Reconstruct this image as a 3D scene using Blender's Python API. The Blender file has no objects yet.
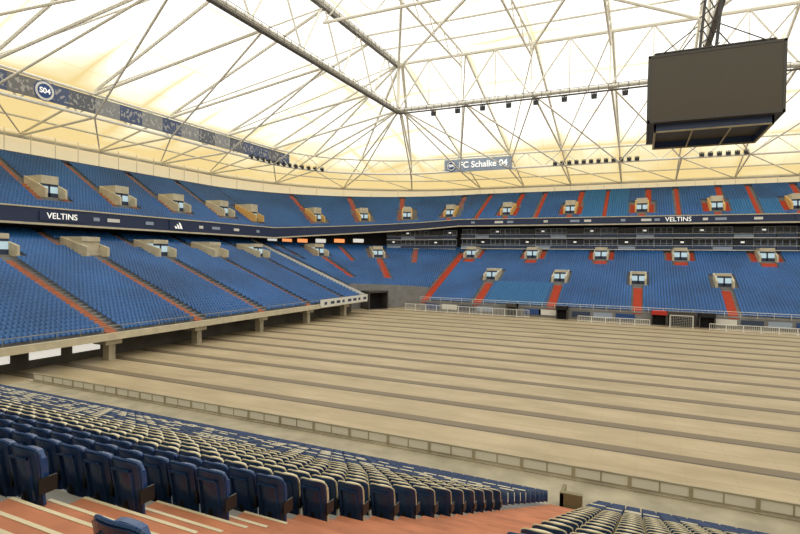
import bpy, math, random
import numpy as np
from mathutils import Vector, Matrix
random.seed(4)
D=bpy.data; SC=bpy.context.scene; COL=SC.collection
try:
    SC.view_settings.view_transform='Standard'
except Exception: pass

# ---------------------------------------------------------------- materials
def mat(name,col,rough=.6,metal=0,var=0.0,scale=1.0,emit=None,es=0,spec=.5):
    m=D.materials.new(name); m.use_nodes=True
    nt=m.node_tree; b=nt.nodes['Principled BSDF']
    b.inputs['Roughness'].default_value=rough; b.inputs['Metallic'].default_value=metal
    b.inputs['Specular IOR Level'].default_value=spec
    c=(*col,1)
    if var>0:
        g=nt.nodes.new('ShaderNodeNewGeometry'); n=nt.nodes.new('ShaderNodeTexNoise'); n.inputs['Scale'].default_value=scale
        n.inputs['Detail'].default_value=4
        nt.links.new(g.outputs['Position'],n.inputs['Vector'])
        r=nt.nodes.new('ShaderNodeValToRGB'); r.color_ramp.elements[0].position=.3; r.color_ramp.elements[1].position=.7
        r.color_ramp.elements[0].color=(*[x*(1-var) for x in col],1); r.color_ramp.elements[1].color=(*[min(1,x*(1+var)) for x in col],1)
        nt.links.new(n.outputs['Fac'],r.inputs['Fac']); nt.links.new(r.outputs['Color'],b.inputs['Base Color'])
    else: b.inputs['Base Color'].default_value=c
    if emit:
        b.inputs['Emission Color'].default_value=(*emit,1); b.inputs['Emission Strength'].default_value=es
    return m
M_conc=mat('concrete_grey',(.25,.25,.25),.85,var=.15,scale=.6)
M_cream=mat('cream_concrete',(.60,.54,.40),.8,var=.12,scale=.8)
M_yell=mat('pale_ochre_wall',(.72,.46,.16),.8)
M_kerb=mat('weathered_kerb_concrete',(.37,.33,.24),.85,var=.2,scale=.7)
M_olive=mat('olive_concrete',(.22,.19,.11),.8)
M_white=mat('white_paint',(.78,.77,.72),.5)
M_steel=mat('white_steel',(.93,.90,.80),.45)
M_walk=mat('grey_catwalk_steel',(.17,.16,.145),.5)
M_dsteel=mat('dark_steel',(.06,.055,.05),.5)
M_blue=mat('blue_seat_plastic',(.022,.112,.33),.35,var=.28,scale=.10)
M_turq=mat('turquoise_seat_plastic',(.022,.165,.40),.4)
M_navy=mat('navy_seat_plastic',(.017,.048,.15),.22,var=.15,scale=3)
M_navyd=mat('navy_seat_pan_plastic',(.020,.07,.23),.2)
M_sheen=mat('painted_seat_sheen',(.74,.68,.50),.35)  # cream colour stands in for light catching the navy seat tops
M_black=mat('black_metal',(.012,.012,.014),.4)
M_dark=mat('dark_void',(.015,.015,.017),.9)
M_fasc=mat('navy_fascia',(.018,.032,.09),.5)
M_pale=mat('washed_out_blue_cloth',(.33,.40,.52),.7)
M_orange=mat('terracotta_step_coating',(.45,.17,.09),.8,var=.2,scale=1.5)
M_red=mat('red_step_coating',(.55,.085,.04),.8,var=.1,scale=1.5)
M_glass=mat('dark_glass',(.025,.032,.045),.2,var=.8,scale=.9)
M_screen=mat('led_screen_off',(.060,.048,.030),.4)
M_bluep=mat('blue_panel',(.02,.07,.25),.5)
M_bdim=mat('dim_blue_panel',(.035,.055,.11),.5)
M_redp=mat('red_panel',(.5,.03,.02),.5)
M_glow=mat('lit_sign_orange',(.8,.3,.1),.5,emit=(1,.35,.12),es=1.0)
M_glow2=mat('white_glow',(.9,.9,.85),.5,emit=(1,.97,.88),es=.6)
M_lit=mat('lit_doorway_glass',(.30,.42,.48),.3,emit=(.6,.8,.9),es=.5)
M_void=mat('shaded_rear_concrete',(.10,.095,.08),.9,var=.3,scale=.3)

def ban_mat():
    m=D.materials.new('banner_print'); m.use_nodes=True; nt=m.node_tree; b=nt.nodes['Principled BSDF']; N=nt.nodes.new; L=nt.links.new
    g=N('ShaderNodeNewGeometry'); s=N('ShaderNodeSeparateXYZ'); L(g.outputs['Position'],s.inputs[0])
    def mth(op,a,bv=None):
        n=N('ShaderNodeMath'); n.operation=op
        for i,x in enumerate((a,bv)):
            if x is None: continue
            if hasattr(x,'is_linked'): L(x,n.inputs[i])
            else: n.inputs[i].default_value=x
        return n.outputs[0]
    cell=mth('FLOOR',mth('DIVIDE',s.outputs[1],4.3))
    w=N('ShaderNodeTexWhiteNoise'); w.noise_dimensions='1D'; L(cell,w.inputs['W'])
    r=N('ShaderNodeValToRGB'); r.color_ramp.interpolation='CONSTANT'; e=r.color_ramp.elements
    e[0].color=(.14,.15,.18,1); e[1].position=.75; e[1].color=(.30,.31,.32,1)
    x=e.new(.3); x.color=(.09,.12,.22,1); x=e.new(.55); x.color=(.20,.20,.20,1)
    L(w.outputs['Value'],r.inputs['Fac'])
    cx=N('ShaderNodeCombineXYZ'); L(mth('MULTIPLY',s.outputs[1],1.6),cx.inputs[0]); L(mth('MULTIPLY',s.outputs[2],1.1),cx.inputs[1])
    v=N('ShaderNodeTexNoise'); v.inputs['Scale'].default_value=1.2; v.inputs['Detail'].default_value=3; L(cx.outputs[0],v.inputs['Vector'])
    lett=mth('GREATER_THAN',v.outputs['Fac'],.55)
    zz=mth('MULTIPLY',mth('GREATER_THAN',s.outputs[2],34.55),mth('LESS_THAN',s.outputs[2],36.4))
    mx=N('ShaderNodeMixRGB'); L(mth('MULTIPLY',mth('MULTIPLY',lett,zz),.6),mx.inputs[0]); L(r.outputs['Color'],mx.inputs[1]); mx.inputs[2].default_value=(.62,.60,.54,1)
    L(mx.outputs[0],b.inputs['Base Color']); b.inputs['Roughness'].default_value=.7
    return m
M_ban=ban_mat()

def floor_mat():
    m=D.materials.new('wood_board_floor'); m.use_nodes=True; nt=m.node_tree; b=nt.nodes['Principled BSDF']
    N=nt.nodes.new; L=nt.links.new
    g=N('ShaderNodeNewGeometry'); s=N('ShaderNodeSeparateXYZ'); L(g.outputs['Position'],s.inputs[0])
    def mth(op,a,bv=None):
        n=N('ShaderNodeMath'); n.operation=op
        if hasattr(a,'is_linked'): L(a,n.inputs[0])
        else: n.inputs[0].default_value=a
        if bv is not None:
            if hasattr(bv,'is_linked'): L(bv,n.inputs[1])
            else: n.inputs[1].default_value=bv
        return n.outputs[0]
    fy=mth('FRACT',mth('DIVIDE',mth('SUBTRACT',s.outputs[1],.1),5.0))
    dark=mth('LESS_THAN',fy,.25)
    core=mth('LESS_THAN',fy,.05)
    f1=mth('FRACT',mth('DIVIDE',mth('SUBTRACT',s.outputs[1],.1),2.5))
    seam=mth('LESS_THAN',f1,.03)
    fx=mth('FRACT',mth('DIVIDE',s.outputs[0],2.5))
    seamx=mth('MULTIPLY',mth('LESS_THAN',fx,.02),.3)
    mp=N('ShaderNodeMapping'); mp.inputs['Scale'].default_value=(.12,.3,1); L(g.outputs['Position'],mp.inputs['Vector'])
    nz=N('ShaderNodeTexNoise'); nz.inputs['Scale'].default_value=1.2; nz.inputs['Detail'].default_value=8; nz.inputs['Roughness'].default_value=.65; L(mp.outputs[0],nz.inputs['Vector'])
    r=N('ShaderNodeValToRGB'); r.color_ramp.elements[0].position=.3; r.color_ramp.elements[1].position=.68
    r.color_ramp.elements[0].color=(.34,.265,.155,1); r.color_ramp.elements[1].color=(.50,.405,.255,1)
    L(nz.outputs['Fac'],r.inputs['Fac'])
    def mix(fac,a,col,k):
        x=N('ShaderNodeMixRGB'); L(mth('MULTIPLY',fac,k),x.inputs[0]); L(a,x.inputs[1]); x.inputs[2].default_value=(*col,1); return x.outputs[0]
    c=mix(seam,r.outputs['Color'],(.2,.15,.09),.4)
    c=mix(seamx,c,(.2,.15,.09),.5)
    c=mix(dark,c,(.135,.10,.062),.82)
    c=mix(core,c,(.06,.045,.03),.8)
    L(c,b.inputs['Base Color']); b.inputs['Roughness'].default_value=.5
    return m
M_floor=floor_mat()

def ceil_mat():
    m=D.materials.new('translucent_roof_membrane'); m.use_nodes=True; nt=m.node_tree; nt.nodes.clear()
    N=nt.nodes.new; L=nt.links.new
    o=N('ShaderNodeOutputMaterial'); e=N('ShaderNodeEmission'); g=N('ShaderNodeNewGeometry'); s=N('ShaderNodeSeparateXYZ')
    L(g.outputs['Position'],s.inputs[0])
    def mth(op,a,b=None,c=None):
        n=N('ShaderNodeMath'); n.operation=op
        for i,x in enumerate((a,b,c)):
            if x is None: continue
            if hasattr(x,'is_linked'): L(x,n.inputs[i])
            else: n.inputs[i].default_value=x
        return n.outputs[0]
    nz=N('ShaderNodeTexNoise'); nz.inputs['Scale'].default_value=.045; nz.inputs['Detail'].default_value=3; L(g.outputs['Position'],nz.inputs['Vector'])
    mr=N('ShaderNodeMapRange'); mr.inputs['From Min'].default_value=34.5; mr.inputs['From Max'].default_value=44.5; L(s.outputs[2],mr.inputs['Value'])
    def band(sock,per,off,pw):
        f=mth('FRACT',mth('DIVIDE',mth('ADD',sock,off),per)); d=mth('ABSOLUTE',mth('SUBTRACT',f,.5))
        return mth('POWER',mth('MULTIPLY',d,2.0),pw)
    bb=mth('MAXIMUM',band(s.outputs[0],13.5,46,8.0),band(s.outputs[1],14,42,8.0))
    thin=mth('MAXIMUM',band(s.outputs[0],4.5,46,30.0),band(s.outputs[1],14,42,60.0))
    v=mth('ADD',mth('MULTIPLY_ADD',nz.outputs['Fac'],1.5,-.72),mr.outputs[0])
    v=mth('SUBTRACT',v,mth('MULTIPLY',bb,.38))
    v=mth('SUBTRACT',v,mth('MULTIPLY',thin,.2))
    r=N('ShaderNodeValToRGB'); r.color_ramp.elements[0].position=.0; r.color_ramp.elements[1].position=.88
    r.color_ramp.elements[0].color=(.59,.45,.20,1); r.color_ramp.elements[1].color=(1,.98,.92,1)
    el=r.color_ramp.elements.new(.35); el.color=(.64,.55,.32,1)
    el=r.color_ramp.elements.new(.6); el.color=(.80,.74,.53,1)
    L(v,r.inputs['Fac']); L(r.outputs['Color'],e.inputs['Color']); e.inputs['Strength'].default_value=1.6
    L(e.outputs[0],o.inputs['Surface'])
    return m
M_ceil=ceil_mat()

# ---------------------------------------------------------------- builder
class B:
    def __init__(s): s.v=[]; s.f=[]; s.m=[]
    def quad(s,a,b,c,d,m=0):
        i=len(s.v); s.v+=[a,b,c,d]; s.f.append((i,i+1,i+2,i+3)); s.m.append(m)
    def poly(s,pts,m=0):
        i=len(s.v); s.v+=list(pts); s.f.append(tuple(range(i,i+len(pts)))); s.m.append(m)
    def hexa(s,p,m=0):
        i=len(s.v); s.v+=list(p)
        for q in ((0,3,2,1),(4,5,6,7),(0,1,5,4),(1,2,6,5),(2,3,7,6),(3,0,4,7)):
            s.f.append(tuple(i+k for k in q)); s.m.append(m)
    def box(s,x0,x1,y0,y1,z0,z1,fn=None,m=0):
        p=[(x0,y0,z0),(x1,y0,z0),(x1,y1,z0),(x0,y1,z0),(x0,y0,z1),(x1,y0,z1),(x1,y1,z1),(x0,y1,z1)]
        if fn: p=[fn(*q) for q in p]
        s.hexa(p,m)
    def tube(s,p,q,r,n=6,m=0):
        p=Vector(p); q=Vector(q); d=(q-p)
        if d.length<1e-5: return
        d.normalize(); a=Vector((0,0,1)) if abs(d.z)<.9 else Vector((1,0,0))
        u=d.cross(a).normalized(); w=d.cross(u)
        i=len(s.v)
        for e in (p,q):
            for k in range(n):
                t=2*math.pi*k/n; s.v.append(tuple(e+u*(r*math.cos(t))+w*(r*math.sin(t))))
        for k in range(n):
            k2=(k+1)%n; s.f.append((i+k,i+k2,i+n+k2,i+n+k)); s.m.append(m)
        s.f.append(tuple(i+k for k in range(n))); s.m.append(m)
        s.f.append(tuple(i+n+k for k in range(n))); s.m.append(m)
    def mesh(s,name,mats,origin=(0,0,0)):
        me=D.meshes.new(name); ox,oy,oz=origin
        me.from_pydata([(a-ox,b-oy,c-oz) for a,b,c in s.v],[],s.f)
        for m in mats: me.materials.append(m)
        if len(mats)>1: me.polygons.foreach_set('material_index',s.m)
        me.update(); return me
def tag(o,label=None,category=None,group=None,kind=None):
    if label: o['label']=label
    if category: o['category']=category
    if group: o['group']=group
    if kind: o['kind']=kind
def add(name,data,loc=(0,0,0),parent=None,**k):
    o=D.objects.new(name,data)
    if parent is not None:
        pl=parent.matrix_basis.translation
        o.parent=parent; o.location=Vector(loc)-Vector(pl)
    else: o.location=loc
    COL.objects.link(o); tag(o,**k); return o
def bobj(b,name,mats,origin=(0,0,0),parent=None,**k):
    if not isinstance(mats,(list,tuple)): mats=[mats]
    return add(name,b.mesh(name,mats,origin),origin,parent,**k)
def text(s,size,loc,right,up,mat_,parent,name='lettering',extr=.03,bold=0.0):
    cu=D.curves.new(name,'FONT'); cu.body=s; cu.size=size; cu.align_x='CENTER'; cu.align_y='CENTER'; cu.extrude=extr; cu.offset=bold
    t=D.objects.new('tmp',cu); COL.objects.link(t)
    bpy.context.view_layer.update()
    me=D.meshes.new_from_object(t.evaluated_get(bpy.context.evaluated_depsgraph_get()))
    D.objects.remove(t); D.curves.remove(cu)
    me.name=name; me.materials.clear(); me.materials.append(mat_)
    r=Vector(right).normalized(); u=Vector(up).normalized(); n=r.cross(u)
    M=Matrix((r,u,n)).transposed().to_4x4(); me.transform(M)
    return add(name,me,loc,parent)

# ---------------------------------------------------------------- bowl frame
CX,CY=-45.0,101.0
def L_(a,b,t): return a+(b-a)*t
def ST(sec,s):
    if sec=='left': return (CX,s,-1.,0.,0.,1.,0.)
    if sec=='corner':
        t=math.radians(s); return (CX,CY,-math.cos(t),math.sin(t),math.sin(t),math.cos(t),s/90.)
    return (s,CY,0.,1.,1.,0.,1.)
def W(st,R,u,z): return (st[0]+st[2]*R+st[4]*u, st[1]+st[3]*R+st[5]*u, z)
LW=.816; LN=38; UW=.82; UN=22
def lz0(b): return L_(3.0,2.0,b)
def lrise(b): return L_(.316,.324,b)
def uz0(b): return L_(17.6,21.6,b)
def urise(b): return L_(.50,.415,b)
def LZ(b,k): return lz0(b)+lrise(b)*k
def UZ(b,k): return uz0(b)+urise(b)*k

def strip(b,sts,R0,z0f,R1,z1f,m=0):
    for a,c in zip(sts[:-1],sts[1:]):
        b.quad(W(a,R0,0,z0f(a[6])),W(c,R0,0,z0f(c[6])),W(c,R1,0,z1f(c[6])),W(a,R1,0,z1f(a[6])),m)
def steps(b,sts,R8,w,ZF,k0,k1):
    for k in range(k0,k1):
        strip(b,sts,R8+k*w,lambda q:ZF(q,k),R8+(k+1)*w,lambda q:ZF(q,k))
        strip(b,sts,R8+(k+1)*w,lambda q:ZF(q,k),R8+(k+1)*w,lambda q:ZF(q,k+1))
left=[ST('left',y) for y in (-12,40,98)]
corner=[ST('corner',a) for a in range(0,91,6)]
far=[ST('far',x) for x in (-45,10,61)]

b=B(); b.box(-102,118,-18,158,-.3,0); bobj(b,'floor',M_floor,kind='structure',label='beige boarded arena floor with dark brown stripes')

def loop(R,n=10):
    pts=[]
    for cx,cy,a0 in ((-45,101,90),(61,101,0),(61,39,-90),(-45,39,-180)):
        for i in range(n+1):
            t=math.radians(a0+90-90*i/n)
            pts.append((cx+R*math.cos(t),cy+R*math.sin(t)))
    return pts
rings=[(56.5,33.6),(45,38.2),(35,42.2),(20,47.2),(1,53)]
b=B()
lp=[[ (x,y,z) for x,y in loop(R)] for R,z in rings]
for A,C in zip(lp[:-1],lp[1:]):
    n=len(A)
    for i in range(n): b.quad(A[i],A[(i+1)%n],C[(i+1)%n],C[i])
xs=[-46,-19,8,35,62]; ys=[38,54,70,86,102]
def cz(x,y): return 53+3.0*max(0,1-((x-8)/54)**2)*max(0,1-((y-70)/32)**2)
for i in range(4):
    for j in range(4):
        b.quad(*[(x,y,cz(x,y)) for x,y in ((xs[i],ys[j]),(xs[i+1],ys[j]),(xs[i+1],ys[j+1]),(xs[i],ys[j+1]))])
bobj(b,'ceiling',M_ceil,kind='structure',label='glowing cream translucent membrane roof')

M_backwall=mat('translucent_back_wall',(.70,.62,.44),.7,emit=(1,.86,.58),es=.45)
M_nearwall=mat('cream_back_wall',(.55,.5,.4),.7)
def wallstrip(name,sts,R,z0,z1,m):
    b=B(); strip(b,sts,R,lambda q:z0,R,lambda q:z1); bobj(b,name,m,kind='structure')
wallstrip('wall_left',[ST('left',-18),ST('left',101)],56.5,0,33.7,M_backwall)
wallstrip('wall_corner',corner,56.5,0,33.7,M_backwall)
wallstrip('wall_far',[ST('far',-45),ST('far',118)],56.5,0,33.7,M_backwall)
b=B(); b.quad((118,-18,0),(118,158,0),(118,158,34),(118,-18,34)); bobj(b,'wall_right',M_bluep,kind='structure')
b=B(); b.quad((-102,-18,0),(118,-18,0),(118,-18,34),(-102,-18,34)); bobj(b,'wall_near',M_nearwall,kind='structure')

# ---------------------------------------------------------------- grandstands
b=B(); steps(b,left,8,LW,LZ,0,LN)
GL=bobj(b,'lower_grandstand',M_conc,(-53,60,0),label='lower stepped concrete tier on piers with blue seating',category='grandstand')
b=B()
for a,c in zip(left[:-1],left[1:]):
    b.hexa([W(a,7.7,0,2.35),W(c,7.7,0,2.35),W(c,8.1,0,2.35),W(a,8.1,0,2.35),W(a,7.7,0,3.1),W(c,7.7,0,3.1),W(c,8.1,0,3.1),W(a,8.1,0,3.1)])
bobj(b,'front_beam',M_cream,parent=GL)
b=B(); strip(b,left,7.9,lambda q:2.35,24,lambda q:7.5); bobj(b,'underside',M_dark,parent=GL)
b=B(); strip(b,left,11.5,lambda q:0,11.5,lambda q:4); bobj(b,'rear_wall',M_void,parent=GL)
# glowing strips added on the rear wall as daylight below the stand
for yy in (27.5,32.5,37.0):
    b=B(); b.box(-56.45,-56.40,yy,yy+3.2,.9,1.7); bobj(b,'added_glow_strip',M_glow2,(-56.4,yy,1),GL)
b=B()
e0=ST('left',98)
def sl(k): return LZ(0,k)
b.hexa([W(e0,7.8,0,2.2),W(e0,39,0,14),W(e0,39,.15,14),W(e0,7.8,.15,2.2),W(e0,7.8,0,sl(0)+.75),W(e0,39,0,sl(38)+.75),W(e0,39,.15,sl(38)+.75),W(e0,7.8,.15,sl(0)+.75)])
bobj(b,'end_parapet',M_white,parent=GL)
for y in [14.1+12.7*i for i in range(7)]:
    b=B(); st=ST('left',y)
    b.box(8.4,9.4,-.4,.4,0,2.3,lambda r,u,z:W(st,r,u,z)); b.box(8.1,10.2,-1.0,1.0,1.8,2.35,lambda r,u,z:W(st,r,u,z))
    bobj(b,'concrete_pier',M_kerb,W(st,8.5,0,0),parent=GL)
b=B(); b.tube((-52.9,-12,3.9),(-52.9,98,3.9),.035)
for i in range(45): y=-11+i*2.45; b.tube((-52.9,y,3.1),(-52.9,y,3.9),.025)
bobj(b,'front_railing',M_kerb,parent=GL)
o=(-52.5,88,2.5); b=B(); b.box(-52.6,-52.45,80,97.8,2.5,3.9); pb=bobj(b,'hanging_banner',M_white,o,label='long white cloth banner tied to the front of the terrace',category='banner')
for i in range(8):
    b=B(); y=81.2+2.1*i; b.box(-52.44,-52.42,y,y+(1.3 if i%3 else .8),2.95,3.45); bobj(b,'printed_mark',M_bdim,o,pb)

b=B(); steps(b,corner,8,LW,LZ,7,LN); GC=bobj(b,'lower_grandstand',M_conc,(-55,111,0),label='curved corner tier of blue seats above a tunnel',category='grandstand')
b=B(); R7=8+7*LW; strip(b,corner,R7,lambda q:0,R7,lambda q:LZ(q,7)+.6); bobj(b,'front_wall',M_conc,parent=GC)
b=B(); steps(b,far,8,LW,LZ,0,LN); GF=bobj(b,'lower_grandstand',M_conc,(0,109,0),label='lower tier of blue seats with red stair aisles',category='grandstand')
b=B(); strip(b,far,8,lambda q:0,8,lambda q:2.0); strip(b,far,7.9,lambda q:1.9,7.9,lambda q:2.25); bobj(b,'front_wall',M_conc,parent=GF)
b=B(); b.quad((-45,109,0),(-45,140,0),(-45,140,14.8),(-45,109,2.6)); bobj(b,'side_wall',M_conc,parent=GF)
b=B(); b.tube((-45,108.9,3.0),(61,108.9,3.0),.05); b.tube((-45,108.9,2.6),(61,108.9,2.6),.03)
for i in range(44): x=-45+i*2.45; b.tube((x,108.9,2),(x,108.9,3.0),.035)
bobj(b,'front_railing',M_white,parent=GF)

ALL=left[:2]+[ST('left',101)]+corner[1:]+far[1:]
b=B(); steps(b,ALL,35,UW,UZ,0,UN)
GU=bobj(b,'upper_grandstand',M_conc,(-60,120,0),label='continuous upper tier of blue seats under the roof',category='grandstand')
def fz0(q): return uz0(q)-L_(1.4,1.0,q)
def fz1(q): return uz0(q)+L_(.75,.55,q)
b=B(); strip(b,ALL,34.6,fz0,34.6,fz1); strip(b,ALL,34.6,fz1,35,fz1)
bobj(b,'fascia',M_fasc,parent=GU)
b=B(); 
for f0,f1 in ((fz1,lambda q:fz1(q)+.2),(lambda q:fz0(q)-.3,fz0)):
    strip(b,ALL,34.45,f0,34.45,f1); strip(b,ALL,34.45,f1,35,f1); strip(b,ALL,34.45,f0,35,f0)
bobj(b,'fascia_trim',M_cream,parent=GU)
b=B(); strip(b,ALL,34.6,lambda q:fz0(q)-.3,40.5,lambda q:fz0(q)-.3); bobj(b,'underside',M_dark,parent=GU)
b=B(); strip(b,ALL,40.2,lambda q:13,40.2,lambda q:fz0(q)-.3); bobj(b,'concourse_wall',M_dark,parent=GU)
Rb=35+UN*UW
b=B(); strip(b,ALL,Rb,lambda q:UZ(q,UN)-.5,Rb,lambda q:UZ(q,UN)+.5); strip(b,ALL,Rb,lambda q:UZ(q,UN)+.5,Rb+3.2,lambda q:UZ(q,UN)+.5); bobj(b,'rear_parapet',M_bdim,parent=GU)

# ---------------------------------------------------------------- aisles & vomitories
ZONES=[]
def tier(t): return (8,LW,LZ,lrise) if t=='L' else (35,UW,UZ,urise)
def aisle(t,sec,s,k0,k1,m,lab,off=0,hw=.65):
    st=ST(sec,s); R0,w,ZF,rf=tier(t); q=st[6]; b=B(); h=rf(q)
    for k in range(k0,k1):
        z=ZF(q,k); r=R0+k*w
        b.box(r-.02,r+w+.0,off-hw,off+hw,z-.02,z+.04,lambda r_,u,z_:W(st,r_,u,z_))
        b.box(r+w*.5,r+w+.02,off-hw,off+hw,z+.04,z+h/2+.04,lambda r_,u,z_:W(st,r_,u,z_))
        b.box(r-.03,r,off-hw,off+hw,z-h,z+.04,lambda r_,u,z_:W(st,r_,u,z_))
    bobj(b,'aisle_stairs',m,W(st,R0+k0*w,off,ZF(q,k0)),label=lab,category='stairs',group='aisle stairs between seat blocks')
    ZONES.append((t,sec,s,hw+.1,k0,k1,off))
def vom(t,sec,s,k0,n,m,lab,hw=1.7,H=2.5,flank=True,wall=None,door=None,fw=.85):
    st=ST(sec,s); R0,w,ZF,rf=tier(t); q=st[6]; z=ZF(q,k0); r=R0+k0*w; r1=r+n*w
    o=W(st,r,0,z); F=lambda r_,u,z_:W(st,r_,u,z_)
    wall=wall or M_cream; door=door or M_dark
    root=add('stand_entrance',None,o,label=lab,category='entrance',group='stand entrances')
    zt=max(z+H,ZF(q,k0+n)+.9)
    for sgn in (-1,1):
        b=B(); u0,u1=sorted((sgn*hw,sgn*(hw-.35)))
        b.hexa([F(r-1.4,u0,z-.2),F(r1,u0,z-.2),F(r1,u1,z-.2),F(r-1.4,u1,z-.2),F(r-1.4,u0,z+1.2),F(r1,u0,zt),F(r1,u1,zt),F(r-1.4,u1,z+1.2)])
        bobj(b,'side_wall',wall,o,root)
    b=B(); b.box(r+.3,r1,-hw+.35,hw-.35,z+2.1,zt,F); bobj(b,'lintel',M_cream,o,root)
    b=B(); b.box(r+.5,r1,-hw+.35,hw-.35,z-.2,z+2.1,F); bobj(b,'doorway',door,o,root)
    if door is M_lit:
        b=B(); b.box(r+.42,r+.5,-.15,.15,z-.2,z+2.1,F); b.box(r+.42,r+.5,-hw+.35,hw-.35,z+.0,z+.7,F); b.box(r+.42,r+.5,-hw+.35,hw-.35,z+1.75,z+2.1,F); bobj(b,'door_frame',M_bdim,o,root)
    if flank:
        for sgn in (-1,1):
            b=B(); u0,u1=sorted((sgn*(hw+.05),sgn*(hw+fw)))
            for k in range(k0-1,k0+n):
                zz=ZF(q,k); b.box(R0+k*w,R0+(k+1)*w,u0,u1,zz-.02,zz+.05,F); b.box(R0+k*w-.03,R0+k*w,u0,u1,zz-.4,zz+.05,F)
            bobj(b,'side_steps',m,o,root)
    ZONES.append((t,sec,s,hw+fw+.15 if flank else hw+.5,k0-2,k0+n+1,0))
LO='terracotta coated stair aisle between blocks of blue seats'
LR='red coated stair aisle between blocks of blue seats'
LV='cream concrete entrance block opening into the seating tier'
LVL='cream entrance block with a bright lit doorway'
for i in range(-1,6):
    y=39.5+12.7*i
    if y<96: 
        aisle('L','left',y,0,25,M_orange,LO); vom('L','left',y,27,6,M_orange,LV,hw=1.8,flank=False,door=M_cream if i%2 else M_lit)
        if i<5: aisle('L','left',y,30,LN,M_orange,LO,off=-2.7,hw=.5)
        vom('U','left',y,6,5,M_orange,LV,hw=1.7,H=2.8,door=M_lit); aisle('U','left',y,12,UN,M_orange,LO,off=-2.4,hw=.45)
for a in (22,52):
    vom('L','corner',a,29,6,M_red,LVL,H=3,door=M_lit); aisle('L','corner',a,12,28,M_red,LR,hw=.8)
for a in (6,37,70): aisle('L','corner',a,24,37,M_red,LR,hw=.6)
for a in (28,48,66):
    vom('U','corner',a,5,6,M_red,LVL,hw=1.5,H=3.2,door=M_lit,wall=M_yell,fw=1.1); aisle('U','corner',a,12,UN,M_red,LO,off=-1.5,hw=.6)
vom('U','left',103-3.5,5,6,M_orange,LVL,hw=1.5,H=3.2,door=M_lit,wall=M_yell)
aisle('L','far',-44.2,0,34,M_red,LR,hw=.8)
for x in (-48+0.0,-33,-16.7,0,15.7,31,47):
    if x<-45: sec,s='corner',84
    else: sec,s='far',x
    vom('U',sec,s,5,6,M_red,LVL,hw=1.55,H=3.2,door=M_lit,wall=M_yell,fw=1.1); aisle('U',sec,s,12,UN,M_red,LO,off=1.5,hw=.6)
    aisle('U',sec,s,0,4,M_red,LR,off=0,hw=.6)
for x in (-41,-25,-8.4,7.9,23.5,39): aisle('U','far',x,0,UN,M_red,LR,hw=.4)
for x in (-32,-16.4,-.4,15.2,31,47):
    vom('L','far',x,15,5,M_red,LVL,hw=1.6,H=2.6,flank=False,door=M_lit); aisle('L','far',x,0,13,M_red,LR,hw=.8)
for x in (-41,-25,-8.7,8.2,24.6,41):
    vom('L','far',x,31,6,M_red,LVL,hw=1.7,H=2.8,door=M_lit,fw=1.1); aisle('L','far',x,26,30,M_red,LR,hw=1.3)

def blocked(t,sec,s,k,R):
    for z in ZONES:
        if z[0]==t and z[1]==sec and z[4]<=k<z[5]:
            du=(s-z[2])*(math.radians(R) if sec=='corner' else 1)-z[6]
            if abs(du)<z[3]+.2: return True
    return False

def seat_template():
    v=[];f=[]
    def bx(u0,u1,n0,n1,z0,z1,lean=0):
        i=len(v)
        for zz,dn in ((z0,0),(z1,lean)):
            v.extend([(u0,n0+dn,zz),(u1,n0+dn,zz),(u1,n1+dn,zz),(u0,n1+dn,zz)])
        for q in ((4,5,6,7),(0,1,5,4),(1,2,6,5),(2,3,7,6),(3,0,4,7)): f.append(tuple(i+k for k in q))
    bx(-.23,.23,.50,.56,.36,.84,.07)
    bx(-.21,.21,.34,.45,.38,.68,.04)
    return np.array(v),np.array(f)
TV,TF=seat_template()
PL=[]; PM=[]
def put(st,R,z,m=0):
    PL.append((st[0]+st[2]*R,st[1]+st[3]*R,z,st[4],st[5],st[2],st[3])); PM.append(m)
SP=.53
def fill(t,sec,s0,s1,k0,k1):
    R0,w,ZF,_=tier(t)
    for k in range(k0,k1):
        R=R0+k*w
        ds=SP if sec!='corner' else math.degrees(SP/R)
        n=int((s1-s0)/ds)
        for i in range(n):
            s=s0+(i+.5)*ds
            if blocked(t,sec,s,k,R): continue
            st=ST(sec,s); m=0
            if sec=='far' and ((t=='U' and (-14<s<-3 or (18<s<28 and k<11))) or (t=='L' and k<13 and -30<s<-18)): m=3
            put(st,R,ZF(st[6],k),m)
fill('L','left',20,97.8,0,LN); fill('L','corner',0,90,7,LN); fill('L','far',-45,40,0,LN)
fill('U','left',20,101,0,UN); fill('U','corner',0,90,0,UN); fill('U','far',-45,45,0,UN)

# ---------------------------------------------------------------- near stand
ND=.8; NR=.32; NY=22.6; NZ=1.6
EP=[(-10,-6.2),(3.2,-6.1),(4.0,-5.95),(4.45,-5.5),(5.0,-4.95),(6,-4.5),(8.6,-3.85),(11,-3.6),(22.6,-3.2)]
def xe(y):
    for (a,p),(c,q) in zip(EP[:-1],EP[1:]):
        if y<=c: return p+(q-p)*(y-a)/(c-a)
    return EP[-1][1]
b=B()
for k in range(0,35):
    y0=NY-ND*k; y1=y0-ND; z=NZ+NR*k
    b.quad((-46,y0,z),(61,y0,z),(61,y1,z),(-46,y1,z)); b.quad((-46,y1,z),(61,y1,z),(61,y1,z+NR),(-46,y1,z+NR))
b.quad((-46,NY,1.3),(61,NY,1.3),(61,NY,1.6),(-46,NY,1.6))
b.quad((-46,NY,0),(-46,NY-28,0),(-46,NY-28,NZ+NR*35),(-46,NY,1.6))
GN=bobj(b,'lower_grandstand',M_conc,(0,10,0),label='stepped concrete tier of dark navy tip-up seats',category='grandstand')
b=B(); b.box(-46,61,NY,26.6,1.1,1.3); b.box(-46,61,26.3,26.6,0,1.35); bobj(b,'front_walkway',M_kerb,parent=GN)
b=B()
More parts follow.
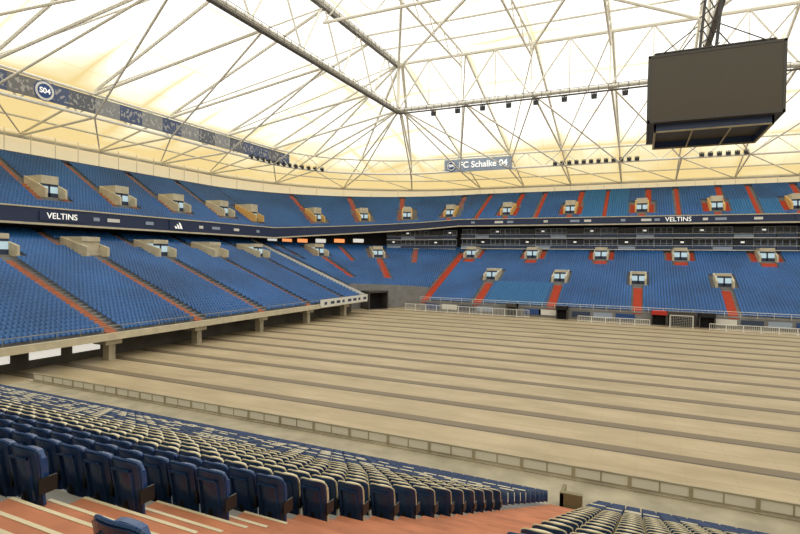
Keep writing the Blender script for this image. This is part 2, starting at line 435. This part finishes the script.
for k in range(0,35):
    y0=NY-ND*k; y1=y0-ND; z=NZ+NR*k
    a0=min(xe(y0),xe(y1))-.1; xr=-1.45
    b.box(a0,xr,y1,y0,z-.02,z+.02)
    ym=y0-.42
    b.box(a0,xr,y1,ym,z+.02,z+.17)
    if y0<6.5:
        for yy,zz in ((y0,z+.02),(ym,z+.17)):
            b.box(a0,-4.3,yy-.04,yy+.008,zz-.08,zz+.006,m=1)
bobj(b,'aisle_stairs',[M_orange,M_cream],(-3,22,1.6),label='wide terracotta stair aisle with pale step edges',category='stairs',group='aisle stairs between seat blocks')
b=B(); b.box(-2.9,-2.0,22.75,23.0,1.3,2.15); b.box(-2.9,-2.75,22.75,23.8,1.3,2.1); bobj(b,'concrete_parapet',M_olive,(-2.4,22.9,1.3),label='small olive concrete parapet at the foot of the aisle',category='wall')

bp=B(); bp.box(-1.2,1.2,-.02,.02,.12,.56); mp=bp.mesh('panel',[M_white])
bq=B(); bq.box(-1.25,1.25,-.05,.05,.56,.63); bq.box(-1.25,-1.17,-.06,.06,0,.6); bq.box(1.17,1.25,-.06,.06,0,.6); bq.box(-1.25,1.25,-.03,.03,.04,.12); bq.box(-.03,.03,-.04,.04,.04,.6); mq=bq.mesh('frame',[M_kerb])
for i in range(30):
    x=-44+i*2.5
    o=add('barrier_panel',mq,(x,26.45,1.35),label='low white perimeter barrier panel on the concrete edge',category='barrier',group='perimeter barrier panels')
    add('infill_board',mp,(x,26.45,1.35),o)

# ---- near seats
def shell(w,z0,z1,y0,lean,curve,th,nu=6,nv=5,round_=.05,tap=.04):
    b=B(); G=[]
    for side in (0,1):
        g=[]
        for j in range(nv+1):
            row=[]; v=j/nv
            for i in range(nu+1):
                u=-1+2*i/nu
                hw=w*(1-tap*max(0,(v-.6)/.4)**2)*(1-.10*max(0,(.35-v)/.35))
                z=z0+(z1-z0)*v - (round_*abs(u)**6 if j==nv else 0)
                y=y0-lean*v+curve*u*u-(th if side else 0)
                row.append((u*hw,y,z))
            g.append(row)
        G.append(g)
    for g in G:
        for j in range(nv):
            for i in range(nu): b.quad(g[j][i],g[j][i+1],g[j+1][i+1],g[j+1][i])
    A,C=G
    for i in range(nu):
        b.quad(A[0][i],A[0][i+1],C[0][i+1],C[0][i]); b.quad(A[nv][i],A[nv][i+1],C[nv][i+1],C[nv][i])
    for j in range(nv):
        for i in (0,nu): b.quad(A[j][i],A[j+1][i],C[j+1][i],C[j][i])
    return b
bk=shell(.236,.16,.84,-.14,.11,.05,.035,nu=8,nv=8,round_=.035)
for x0_,x1_ in ((-.16,-.14),(.14,.16)): 
    bk.hexa([(x0_,-.20,.24),(x1_,-.20,.24),(x1_,-.17,.24),(x0_,-.17,.24),(x0_,-.285,.74),(x1_,-.285,.74),(x1_,-.24,.74),(x0_,-.24,.74)])
bk.box(-.16,.16,-.293,-.26,.72,.74)
me_back=bk.mesh('backrest',[M_navy])
def rim(r):
    rm=B(); prev=None
    for i in range(17):
        t=math.pi*i/16; u=-math.cos(t); su=(1 if u>0 else -1)*abs(u)**.6
        p=(su*.240,-.235-.045*math.sin(t)**.5+.05*su*su+.02,.64+.215*math.sin(t)**.30)
        if prev: rm.tube(prev,p,r,5)
        prev=p
    for sgn in (-1,1): rm.tube((sgn*.228,-.125,.18),(sgn*.240,-.165,.64),r,5)
    return rm
me_rim=rim(.017).mesh('backrest_rim',[M_navyd]); me_rimc=rim(.013).mesh('backrest_rim',[M_sheen])
pn=shell(.205,.36,.79,-.02,.05,-.02,.06,round_=.08); me_pan=pn.mesh('seat_pan',[M_navyd]); me_panc=pn.mesh('seat_pan',[M_sheen])
br=B(); br.box(-.03,.03,-.2,-.12,0,.4); br.box(-.21,.21,-.17,-.12,.33,.38); br.box(-.09,.09,-.28,-.06,0,.02)
for sgn in (-1,1): br.box(sgn*.25-.01,sgn*.25+.01,-.2,.0,.32,.50)
me_br=br.mesh('bracket',[M_black])
cand=[]
for k in range(0,26):
    y=NY-ND*k-.42; z=NZ+NR*k
    x=xe(y)-.30; 
    while x>-45:
        cand.append((x,y,z,k)); x-=.52
    if k<=22:
        x=-1.1
        while x<32: cand.append((x,y,z,k)); x+=.52
def pix(p):
    d=-.418*p[0]+.9085*p[1]
    if d<.5: return None
    u=(.9085*p[0]+.418*p[1])/d; px=400+523*u; return px,251+.0138*px+523*(12-p[2])/d,d
vis=[];rest=[]
for c in cand:
    q=pix((c[0],c[1],c[2]+.85))
    if q and -30<q[0]<830 and q[1]<545: vis.append((q[2],c))
    elif q is None or q[2]<2.5: continue
    elif -200<q[0]<1000: rest.append(c)
vis.sort(key=lambda a:a[0])
ind=[c for _,c in vis[:299]]; rest+= [c for _,c in vis[299:]]
ind.append((-3.15,2.58,9.36,99))
def sheen_row(c): return 6.9<c[1]<18.5  # rows whose rims and pans carry the painted highlight
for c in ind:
    cr=sheen_row(c)
    lab='dark navy tip-up stadium seat with pale sheen painted on pan and rim' if cr else ('lone dark navy seat beside the wide aisle' if c[3]==99 else 'dark navy tip-up stadium seat seen from behind')
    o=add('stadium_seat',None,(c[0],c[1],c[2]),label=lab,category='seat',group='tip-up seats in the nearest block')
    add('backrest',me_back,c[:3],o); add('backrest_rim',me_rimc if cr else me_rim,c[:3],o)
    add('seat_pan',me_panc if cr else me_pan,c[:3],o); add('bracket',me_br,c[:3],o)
for c in rest:
    PL.append((c[0],c[1]+.40,c[2],1.,0.,0.,-1.)); PM.append(1)
P=np.array(PL); n=len(P)
V=np.empty((n,len(TV),3))
V[:,:,0]=P[:,None,0]+P[:,None,3]*TV[None,:,0]+P[:,None,5]*TV[None,:,1]
V[:,:,1]=P[:,None,1]+P[:,None,4]*TV[None,:,0]+P[:,None,6]*TV[None,:,1]
V[:,:,2]=P[:,None,2]+TV[None,:,2]
F=(TF[None]+(np.arange(n)*len(TV))[:,None,None]).reshape(-1,4)
me=D.meshes.new('stadium_seat_rows'); me.vertices.add(n*len(TV)); me.vertices.foreach_set('co',V.ravel())
me.loops.add(F.size); me.loops.foreach_set('vertex_index',F.ravel().astype(np.int32))
me.polygons.add(len(F)); me.polygons.foreach_set('loop_start',np.arange(0,F.size,4,dtype=np.int32)); 
for m in (M_blue,M_navy,M_sheen,M_turq): me.materials.append(m)
mi=np.repeat(np.array(PM,dtype=np.int32)[:,None],len(TF),axis=1)
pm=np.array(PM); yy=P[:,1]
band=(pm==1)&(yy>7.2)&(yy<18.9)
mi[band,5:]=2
b2=band&(np.arange(n)%2==0); mi[b2,0]=2  # painted highlight on the merged rows: pans, and every other backrest top
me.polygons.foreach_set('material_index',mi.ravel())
me.update(calc_edges=True); me.validate()
add('stadium_seat_rows',me,kind='stuff',label='thousands of blue plastic seats in rows on the tiers',category='seats',group='stadium seats')

# ---------------------------------------------------------------- hospitality boxes
sts_b=[('corner',a) for a in (60.5,66.5,72.5,78.5,84.5)]+[('far',-43.2+4*i) for i in range(26)]
for i,(sec,s) in enumerate(sts_b):
    st=ST(sec,s); F=lambda r_,u,z_:W(st,r_,u,z_)
    dz=-1.2*(1-st[6])*3
    for j,z in enumerate((14.6,17.4+dz*.3)):
        z=z+(-.2 if sec=='corner' else 0); o=W(st,38.4,0,z)
        root=add('hospitality_box',None,o,label='glazed hospitality box with pale balcony ledge between the tiers',category='hospitality box',group='hospitality boxes')
        b=B(); b.box(38.5,38.7,-1.95,1.95,z+.2,z+2.4,F); bobj(b,'glazing',M_glass,o,root)
        b=B()
        for dx in (-1.97,-.65,.65,1.85): b.box(38.35,38.5,dx,dx+.12,z+.2,z+2.45,F)
        b.box(38.3,38.5,-2,2,z+2.3,z+2.45,F); b.box(38.3,38.5,-2,2,z+1.25,z+1.33,F); bobj(b,'window_frame',M_pale if i%3 else M_bdim,o,root)
        b=B(); b.box(37.2,37.35,-1.9,1.9,z-.1,z+.6,F); bobj(b,'balcony_front',M_bdim if (i*7+j*3)%5 else M_pale,o,root)
        b=B(); b.box(37.15,38.5,-2,2,z-.25,z-.08,F); b.tube(F(37.25,-2,z+.85),F(37.25,2,z+.85),.05)
        bobj(b,'ledge',M_white,o,root)
        b=B(); b.box(37.7,38.0,-1.7,1.7,z+.3,z+.85,F); bobj(b,'seat_row',M_blue,o,root)
        if (i*5+j)%3==0:
            b=B(); b.box(38.2,38.3,-.4,.3,z+1.5,z+1.85,F); bobj(b,'lit_display',M_glow2,o,root)
for a,m in ((8,M_glow2),(15,M_glow),(22,M_glow),(30,M_glow2),(38,M_glow),(46,M_glow2)):
    st=ST('corner',a); b=B(); z=L_(15.0,16.8,st[6]); b.box(39.9,40.1,-1.5,1.5,z-.1,z+.9,lambda r,u,zz:W(st,r,u,zz))
    bobj(b,'kiosk_sign',m,W(st,40,0,z),label='small lit kiosk sign in the dark concourse',category='sign',group='lit kiosk signs')

# ---------------------------------------------------------------- lettering & crests
def fascia_sign(sec,s,txt,size):
    st=ST(sec,s); z=(fz0(st[6])+fz1(st[6]))/2; o=W(st,34.4,0,z); b=B(); w=size*len(txt)*.33+.4
    b.box(34.42,34.58,-w,w,z-.7,z+.7,lambda r,u,zz:W(st,r,u,zz))
    root=bobj(b,'advertising_board',M_fasc,o,label='navy advertising board with white capital lettering',category='sign',group='fascia advertising boards')
    text(txt,size,W(st,34.38,0,z),(st[4],st[5],0),(0,0,1),M_glow2,root)
for sec,s,tx,z in (('left',50.5,'VELTINS',1.25),('far',7.6,'VELTINS',1.45),('far',31.0,'LE',1.5)):
    fascia_sign(sec,s,tx,z)
st=ST('left',72.5); z=(fz0(0)+fz1(0))/2; o=W(st,34.4,0,z); F=lambda r,u,zz:W(st,r,u,zz)
b=B(); b.box(34.42,34.58,-2.2,2.2,z-.9,z+.9,F)
root=bobj(b,'advertising_board',M_fasc,o,label='navy advertising board with three slanted white bars',category='sign',group='fascia advertising boards')
b=B()
for i,h in enumerate((.45,.85,1.25)):
    u=-.9+.62*i; b.hexa([F(34.38,u,z-.6),F(34.38,u+.42,z-.6),F(34.41,u+.42,z-.6),F(34.41,u,z-.6),F(34.38,u-h*.4,z-.6+h),F(34.38,u+.42-h*.4,z-.6+h*.8),F(34.41,u+.42-h*.4,z-.6+h*.8),F(34.41,u-h*.4,z-.6+h)])
bobj(b,'three_bar_logo',M_glow2,o,root)

def crest(o,right,up,parent,R=1.5):
    r=Vector(right); u=Vector(up); n=r.cross(u); o=Vector(o)
    def disc(rad,dep,m,nm):
        b=B(); b.poly([tuple(o+n*dep+r*(rad*math.cos(2*math.pi*i/32))+u*(rad*math.sin(2*math.pi*i/32))) for i in range(32)]); return bobj(b,nm,m,tuple(o),parent)
    disc(R,.05,M_bluep,'crest_rim'); disc(R*.9,.06,M_white,'crest_ring'); disc(R*.68,.07,M_bluep,'crest_disc')
    text('S04',R*.72,tuple(o+n*.12),right,up,M_glow2,parent,'crest_lettering',.01,.02)
def small_marks(sec,lst):
    for i,s in enumerate(lst):
        st=ST(sec,s); z=(fz0(st[6])+fz1(st[6]))/2; b=B(); w=(.5,1.1,.8)[i%3]; b.box(34.45,34.55,-w,w,z-.28,z+.28,lambda r,u,zz:W(st,r,u,zz))
        bobj(b,'name_board',M_white if i%2 else M_pale,W(st,34.5,0,z),label='small pale board on the tier fascia',category='sign',group='small fascia boards')
small_marks('left',[56,59,66,78,82,88,95]); small_marks('far',[-41,-34,-31,-22,-15,-12,-4,1,3.5,13,16,23])

# ---------------------------------------------------------------- roof ring banners
def ringz(b_): return L_(33.6,35.4,b_)
for i in range(9):
    y=20+10.2*i
    b=B(); o=(-79.7,y,37); z=ringz(0)+.5
    b.box(-79.75,-79.65,y-5.08,y+5.08,z,z+2.7)
    root=bobj(b,'hanging_banner',M_ban,o,label='long printed supporters banner hung on the roof truss',category='banner',group='banners on the roof truss')
    if i==3: crest((-79.6,y-2.6,z+1.35),(0,1,0),(0,0,1),root,1.5)
b=B(); z=35.1; b.box(-49.4,-30.8,135.6,135.75,z,z+3.4)
root=bobj(b,'hanging_banner',M_pale,(-40,135.7,z),label='pale blue club banner with crest and white lettering',category='banner')
crest((-47.4,135.5,z+1.7),(1,0,0),(0,0,1),root,1.4)
text('FC Schalke 04',2.3,(-38.5,135.3,z+1.7),(1,0,0),(0,0,1),M_glow2,root,bold=.03)

# ---------------------------------------------------------------- roof steel
def truss(name,label,p0,p1,zl,zu,n,rc=.38,rd=.17,catwalk=False,vert=False):
    p0=Vector(p0); p1=Vector(p1); o=((p0.x+p1.x)/2,(p0.y+p1.y)/2,zl)
    b=B(); b.tube((p0.x,p0.y,zl),(p1.x,p1.y,zl),rc,8); root=bobj(b,name,M_steel,o,label=label,category='roof truss',group='steel roof trusses')
    b=B(); b.tube((p0.x,p0.y,zu),(p1.x,p1.y,zu),rc,8); bobj(b,'upper_chord',M_steel,o,root)
    for i in range(n):
        a=p0.lerp(p1,i/n); c=p0.lerp(p1,(i+1)/n); m=(a+c)/2
        b=B(); b.tube((a.x,a.y,zl),(m.x,m.y,zu),rd); b.tube((m.x,m.y,zu),(c.x,c.y,zl),rd); 
        if vert: b.tube((m.x,m.y,zl),(m.x,m.y,zu),rd*.7); b.tube((c.x,c.y,zl),(c.x,c.y,zu),rd*.7)
        bobj(b,'diagonal_brace',M_steel,o,root)
    def cw(z_):
        d=(p1-p0).normalized(); s=Vector((-d.y,d.x,0))
        b=B()
        a=p0+s*.25; c=p1+s*.25; a2=p0-s*.5; c2=p1-s*.5
        b.hexa([(a.x,a.y,z_-.75),(c.x,c.y,z_-.75),(c2.x,c2.y,z_-.75),(a2.x,a2.y,z_-.75),(a.x,a.y,z_-.65),(c.x,c.y,z_-.65),(c2.x,c2.y,z_-.65),(a2.x,a2.y,z_-.65)])
        L=(p1-p0).length; k=int(L/1.6)
        for i in range(k+1):
            q=p0.lerp(p1,i/k)-s*.5; b.tube((q.x,q.y,z_-.7),(q.x,q.y,z_+.35),.045,4)
        b.tube((a2.x,a2.y,z_+.35),(c2.x,c2.y,z_+.35),.055,4); b.tube((a2.x,a2.y,z_-.2),(c2.x,c2.y,z_-.2),.035,4)
        bobj(b,'catwalk',M_walk,o,root)
    if catwalk:
        cw(zl)
        if catwalk==2: cw(zu-.2)
    return root
TL='white tubular steel roof truss with diagonal bracing'
truss('roof_truss',TL+' and catwalk',(-46,42,0),(-46,98,0),42,51.5,5,catwalk=2)
truss('roof_truss',TL+' and catwalk',(-46,98,0),(62,98,0),42,51.5,8,catwalk=1,vert=True)
truss('roof_truss',TL,(-46,42,0),(62,42,0),42,51.5,8)
truss('roof_truss',TL,(62,42,0),(62,98,0),42,51.5,5)
for x in (-32.5,-19,-5.5,21.5,35): truss('roof_truss',TL,(x,42,0),(x,98,0),49.2,52.0,8,rc=.2,rd=.10)
truss('roof_truss',TL+' and catwalk',(8,42,0),(8,98,0),43.5,52.2,5,rc=.34,rd=.16,catwalk=1,vert=True)
truss('roof_truss',TL,(-46,70,0),(62,70,0),48.5,52.4,12,rc=.26,rd=.12)
for y in (56,84,91):
    b=B(); b.tube((-46,y,51.9),(62,y,51.9),.2); bobj(b,'roof_purlin',M_steel,(8,y,51.8),label='long white tubular steel purlin under the roof membrane',category='roof beam',group='roof purlins')
for p,q in (((-46,98),(-19,42)),((-19,98),(8,42)),((8,98),(35,42)),((-46,98),(8,42)),((35,98),(62,42)),((-46,42),(8,98)),((8,42),(62,98)),((-19,42),(35,98))):
    b=B(); b.tube((*p,50.6),(*q,51.2),.26); bobj(b,'roof_brace',M_steel,((p[0]+q[0])/2,70,50.9),label='long white tubular diagonal brace crossing the roof',category='roof beam',group='long roof braces')
b=B(); b.tube((-46,98,42),(-46,98,51.5),.38); bobj(b,'roof_post',M_steel,(-46,98,42),label='white steel post joining the corner of the roof frame',category='roof beam')

RS=[ST('left',101-15*i) for i in range(7,-1,-1)]+[ST('corner',a) for a in (22.5,45,67.5)]+[ST('far',-45+13.25*i) for i in range(0,9)]
def ringobj(name,R,zf,r,label,cat='roof beam'):
    sts=[ST('left',-12)]+[ST('left',101)]+corner[1:]+[ST('far',61)]
    b=B()
    for a,c in zip(sts[:-1],sts[1:]): b.tube(W(a,R,0,zf(a[6])),W(c,R,0,zf(c[6])),r,8)
    return bobj(b,name,M_steel,W(ST('corner',45),R,0,zf(.5)),label=label,category=cat)
ringobj('perimeter_ring_beam',55,lambda q:L_(32.4,33.2,q),.42,'long curved white steel tube along the roof edge')
ringobj('perimeter_ring_beam',50,lambda q:L_(34.6,35.2,q),.2,'thin curved white steel tube below the membrane')
RR=ringobj('roof_ring_truss',35,lambda q:ringz(q),.26,'curved white ring truss carrying banners and lights',cat='roof truss')
sts=[ST('left',-12)]+[ST('left',101)]+corner[1:]+[ST('far',61)]
b=B()
for a,c in zip(sts[:-1],sts[1:]): b.tube(W(a,35,0,ringz(a[6])+3.7),W(c,35,0,ringz(c[6])+3.7),.24,8)
bobj(b,'upper_chord',M_steel,parent=RR)
fine=[ST('left',101-4.33*i) for i in range(24,-1,-1)]+[ST('corner',a) for a in range(9,90,9)]+[ST('far',-45+4.42*i) for i in range(0,25)]
b=B(); 
for i,(a,c) in enumerate(zip(fine[:-1],fine[1:])):
    z0,z1=(ringz(a[6]),ringz(c[6])+3.7) if i%2 else (ringz(a[6])+3.7,ringz(c[6])); b.tube(W(a,35,0,z0),W(c,35,0,z1),.12,5)
bobj(b,'lacing',M_steel,parent=RR)
def inner(st,z):
    x,y=W(st,1,0,0)[:2]
    return (max(-46,min(62,x)),max(42,min(98,y)),z)
for i,a in enumerate(RS):
    o=W(a,35,0,36)
    b=B(); b.tube(inner(a,42),W(a,35,0,ringz(a[6])+3.7),.24); root=bobj(b,'roof_rafter',M_steel,o,label='white tubular rafter assembly between roof frame and edge',category='roof beam',group='roof rafters')
    b=B(); b.tube(inner(a,51.5),W(a,35,0,ringz(a[6])+4.2),.26); bobj(b,'upper_strut',M_steel,o,root)
    b=B(); b.tube(W(a,35,0,ringz(a[6])),W(a,55,0,L_(32.4,33.2,a[6])),.2); b.tube(W(a,35,0,ringz(a[6])+4),W(a,55,0,L_(32.6,33.4,a[6])),.2); bobj(b,'edge_strut',M_steel,o,root)
    if i+1<len(RS):
        c=RS[i+1]
        b=B(); b.tube(inner(a,42),W(c,35,0,ringz(c[6])),.17); bobj(b,'diagonal_brace',M_steel,o,root)
        if a[6]>.9: b=B(); b.tube(inner(c,42),W(a,35,0,ringz(a[6])),.16); bobj(b,'diagonal_brace',M_steel,o,root)
        b=B(); b.tube(inner(c,51.5),W(a,35,0,ringz(a[6])+4.2),.15); bobj(b,'diagonal_brace',M_steel,o,root)
        b=B(); b.tube(W(a,35,0,ringz(a[6])),W(c,55,0,33),.14); bobj(b,'edge_brace',M_steel,o,root)
for i,a in enumerate(fine):
    b=B(); b.tube(W(a,54.6,0,UZ(a[6],UN)+.4),W(a,54.6,0,33.2),.1,5); bobj(b,'roof_edge_post',M_steel,W(a,54.6,0,UZ(a[6],UN)+.4),label='slim white steel post behind the top row',category='post',group='roof edge posts')

# floodlights
fb=B(); fb.box(-.45,.45,-.3,.3,-1.0,-.25); m_fl=fb.mesh('housing',[M_black])
fb=B(); fb.box(-.06,.06,-.06,.06,-.3,.1); fb.box(-.5,-.42,-.05,.05,-.7,0); fb.box(.42,.5,-.05,.05,-.7,0); fb.box(-.5,.5,-.05,.05,-.1,0); m_fk=fb.mesh('yoke',[M_dsteel])
def flood(p):
    o=add('floodlight',m_fk,p,label='dark floodlight hung beneath the roof truss',category='lamp',group='roof floodlights'); add('housing',m_fl,p,o)
for i in range(5): flood((-80,93+i*2.0,ringz(0)+.9))
for i in range(8): 
    st=ST('corner',2+3.4*i); flood(W(st,34.8,0,ringz(st[6])+.9))
for x in [-20+1.7*i for i in range(12)]+[12+1.7*i for i in range(6)]: flood((x,135.7,ringz(1)+1.0))
for i in range(12): flood((-38+5*i,97.6,41.1))

# ---------------------------------------------------------------- video cube
x0,x1,y0,y1,z0,z1=.3,12.5,62,73.5,26.6,33.7
b=B(); b.box(x0+.2,x1-.2,y0+.2,y1-.2,z0,z1-.1)
VC=bobj(b,'video_scoreboard',M_dsteel,(6.2,68,26),label='large dark four-sided video cube hung from the roof',category='scoreboard')
for (a0,a1,c0,c1) in ((x0+.25,x1-.25,y0+.05,y0+.15),(x0+.25,x1-.25,y1-.15,y1-.05),(x0+.05,x0+.15,y0+.25,y1-.25),(x1-.15,x1-.05,y0+.25,y1-.25)):
    b=B(); b.box(a0,a1,c0,c1,z0+.25,z1-.25); bobj(b,'screen',M_screen,parent=VC)
b=B()
for X in (x0,x1-.25):
    for Y in (y0,y1-.25): b.box(X,X+.25,Y,Y+.25,z0,z1)
for Z in (z0,z1-.25):
    b.box(x0,x1,y0,y0+.25,Z,Z+.25); b.box(x0,x1,y1-.25,y1,Z,Z+.25); b.box(x0,x0+.25,y0,y1,Z,Z+.25); b.box(x1-.25,x1,y0,y1,Z,Z+.25)
bobj(b,'frame',M_dsteel,parent=VC)
b=B(); 
for a in ((1.0,11.8,63.0,63.2),(1.0,11.8,72.4,72.6),(1.0,1.2,63.0,72.6),(11.6,11.8,63.0,72.6)): b.box(*a,25.9,26.6)
bobj(b,'lower_display_ring',mat('deep_blue_display',(.025,.05,.15),.4),parent=VC)
b=B()
for Y in (63.0,72.4): b.box(1.0,11.8,Y,Y+.2,25.72,25.88)
for X in (1.0,11.6): b.box(X,X+.2,63.0,72.6,25.72,25.88)
b.box(4.6,4.75,63.2,72.4,25.75,25.85); b.box(8.1,8.25,63.2,72.4,25.75,25.85)
bobj(b,'underside_frame',M_kerb,parent=VC)
b=B()
b.box(4.2,8.2,66,70,33.6,34.8)
for X in (5.4,7.0):
    for Y in (67.2,68.8): b.tube((X,Y,34),(X+.8,Y,44),.12)
for k in range(6): 
    zz=34.5+k*1.5; b.tube((5.4,67.2,zz),(7.4,67.2,zz+1.5),.07); b.tube((7.0,68.8,zz),(5.8,67.2,zz+1.5),.07)
for X,Y in ((1,63),(11.9,63),(1,72.6),(11.9,72.6)): b.tube((X,Y,33.6),(X*.2+6.2*.8,Y*.2+68*.8,38),.07)
for Y in (64,72): b.tube((1,Y,34.5),(11.9,Y,34.5),.12); 
for X in (1,6.4,11.9): b.tube((X,64,34.5),(X,72,34.5),.12); b.tube((X,64,33.6),(X,64,34.5),.1); b.tube((X,72,33.6),(X,72,34.5),.1)
bobj(b,'hanger',M_dsteel,parent=VC)

# ---------------------------------------------------------------- pitch-side items
def crowd_barrier(x,y,w=2.4,h=1.1):
    b=B()
    for z in (.15,h): b.tube((x-w/2,y,z),(x+w/2,y,z),.06)
    for i in range(9):
        X=x-w/2+w*i/8; b.tube((X,y,.15 if 0<i<8 else 0),(X,y,h),.03 if 0<i<8 else .06,5)
    for X in (x-w/2,x+w/2): b.box(X-.05,X+.05,y-.35,y+.35,0,.06)
    bobj(b,'crowd_barrier',M_white,(x,y,0),label='white steel crowd barrier along the floor edge',category='barrier',group='crowd barriers')
for i in range(11): crowd_barrier(-46.5+2.5*i,106.8,h=1.5)
for i in range(5): crowd_barrier(-9.5+2.5*i,105.2)
for i in range(7): crowd_barrier(12.3+2.5*i,104.6)
for i,x in enumerate([-42,-38,-34,-30,-20,-17,-10.5,-6.5,-2.5,14,18,22,26,30]):
    m=(M_bluep,M_white,M_bdim,M_pale)[i%4]; b=B(); b.box(x-1.7,x+1.7,108.78,108.86,.5,1.6); bobj(b,'boundary_board',m,(x,108.8,.5),label='plain %s boundary board on the stand front wall'%('blue','white','dark blue','pale blue')[i%4],category='sign',group='boundary boards')
def portal(x,w,m,h=2.6,lab=''):
    o=(x,108,0); b=B(); b.box(x-w/2,x-w/2+.2,107.3,108.9,0,h); b.box(x+w/2-.2,x+w/2,107.3,108.9,0,h); b.box(x-w/2,x+w/2,107.3,108.9,0,.03)
    root=bobj(b,'pitch_portal',M_dsteel,o,label=lab,category='entrance')
    b=B(); b.box(x-w/2,x+w/2,107.2,108.9,h-.7,h); bobj(b,'header',m,o,root)
    b=B(); b.box(x-w/2+.2,x+w/2-.2,108.5,108.8,0,h-.7); bobj(b,'doorway',M_dark,o,root)
portal(3.3,2.6,M_redp,lab='dark doorway under a red header board'); portal(6.9,4.6,M_dsteel,lab='dark service doorway in the stand wall'); portal(11,2.6,M_dark,lab='black doorway in the stand wall'); portal(-14,2.2,M_dark,lab='black narrow doorway in the stand wall')
portal(-24,2.2,M_dsteel,lab='dark grey doorway in the stand wall')
b=B()
for X in (5.0,8.6): b.tube((X,104.8,0),(X,104.8,2.2),.07); b.tube((X,104.8,2.2),(X,106.2,2.0),.04); b.tube((X,106.2,2.0),(X,106.6,0),.04); b.tube((X,104.8,0),(X,106.6,0),.04)
b.tube((5,104.8,2.2),(8.6,104.8,2.2),.07)
G=bobj(b,'goal',M_white,(6.8,105,0),label='small white goal standing before the stand',category='goal')
b=B()
for i in range(13): X=5+.3*i; b.tube((X,106.25,2.0),(X,106.6,0),.012,4)
for i in range(7): z=.3*i; b.tube((5,106.6-.055*i,z),(8.6,106.6-.055*i,z),.012,4)
bobj(b,'net',M_white,parent=G)
st=ST('corner',28); F=lambda r,u,z:W(st,r,u,z); o=W(st,13,0,0)
b=B(); b.box(10,13.6,-2.7,-2.4,0,4.0,F); b.box(10,13.6,2.4,2.7,0,4.0,F); b.box(10,13.6,-2.7,2.7,0,.03,F); root=bobj(b,'corner_tunnel',M_dsteel,o,label='dark vehicle tunnel in the corner of the arena',category='entrance')
b=B(); b.box(10,13.6,-2.7,2.7,3.7,4.1,F); bobj(b,'roof_slab',M_dsteel,o,root)
b=B(); b.box(12.8,13.6,-2.4,2.4,0,3.7,F); bobj(b,'opening',M_dark,o,root)

# ---------------------------------------------------------------- world & camera
w=D.worlds.new('World'); SC.world=w; w.use_nodes=True
w.node_tree.nodes['Background'].inputs[0].default_value=(.9,.95,1,1); w.node_tree.nodes['Background'].inputs[1].default_value=1.0
cd=D.cameras.new('camera'); cd.lens=36*523/800; cd.clip_end=1000; cd.clip_start=.05
cam=D.objects.new('camera',cd); COL.objects.link(cam)
yaw=math.radians(24.7); p=math.atan(10.5/523); r=math.radians(.79)
Fh=Vector((-math.sin(yaw),math.cos(yaw),0)); Rh=Vector((math.cos(yaw),math.sin(yaw),0)); Z=Vector((0,0,1))
fw=Fh*math.cos(p)-Z*math.sin(p); up=Fh*math.sin(p)+Z*math.cos(p)
cr=Rh*math.cos(r)+up*math.sin(r); cu=-Rh*math.sin(r)+up*math.cos(r)
cam.matrix_world=Matrix.Translation((0,0,12))@Matrix((cr,cu,-fw)).transposed().to_4x4()
SC.camera=cam
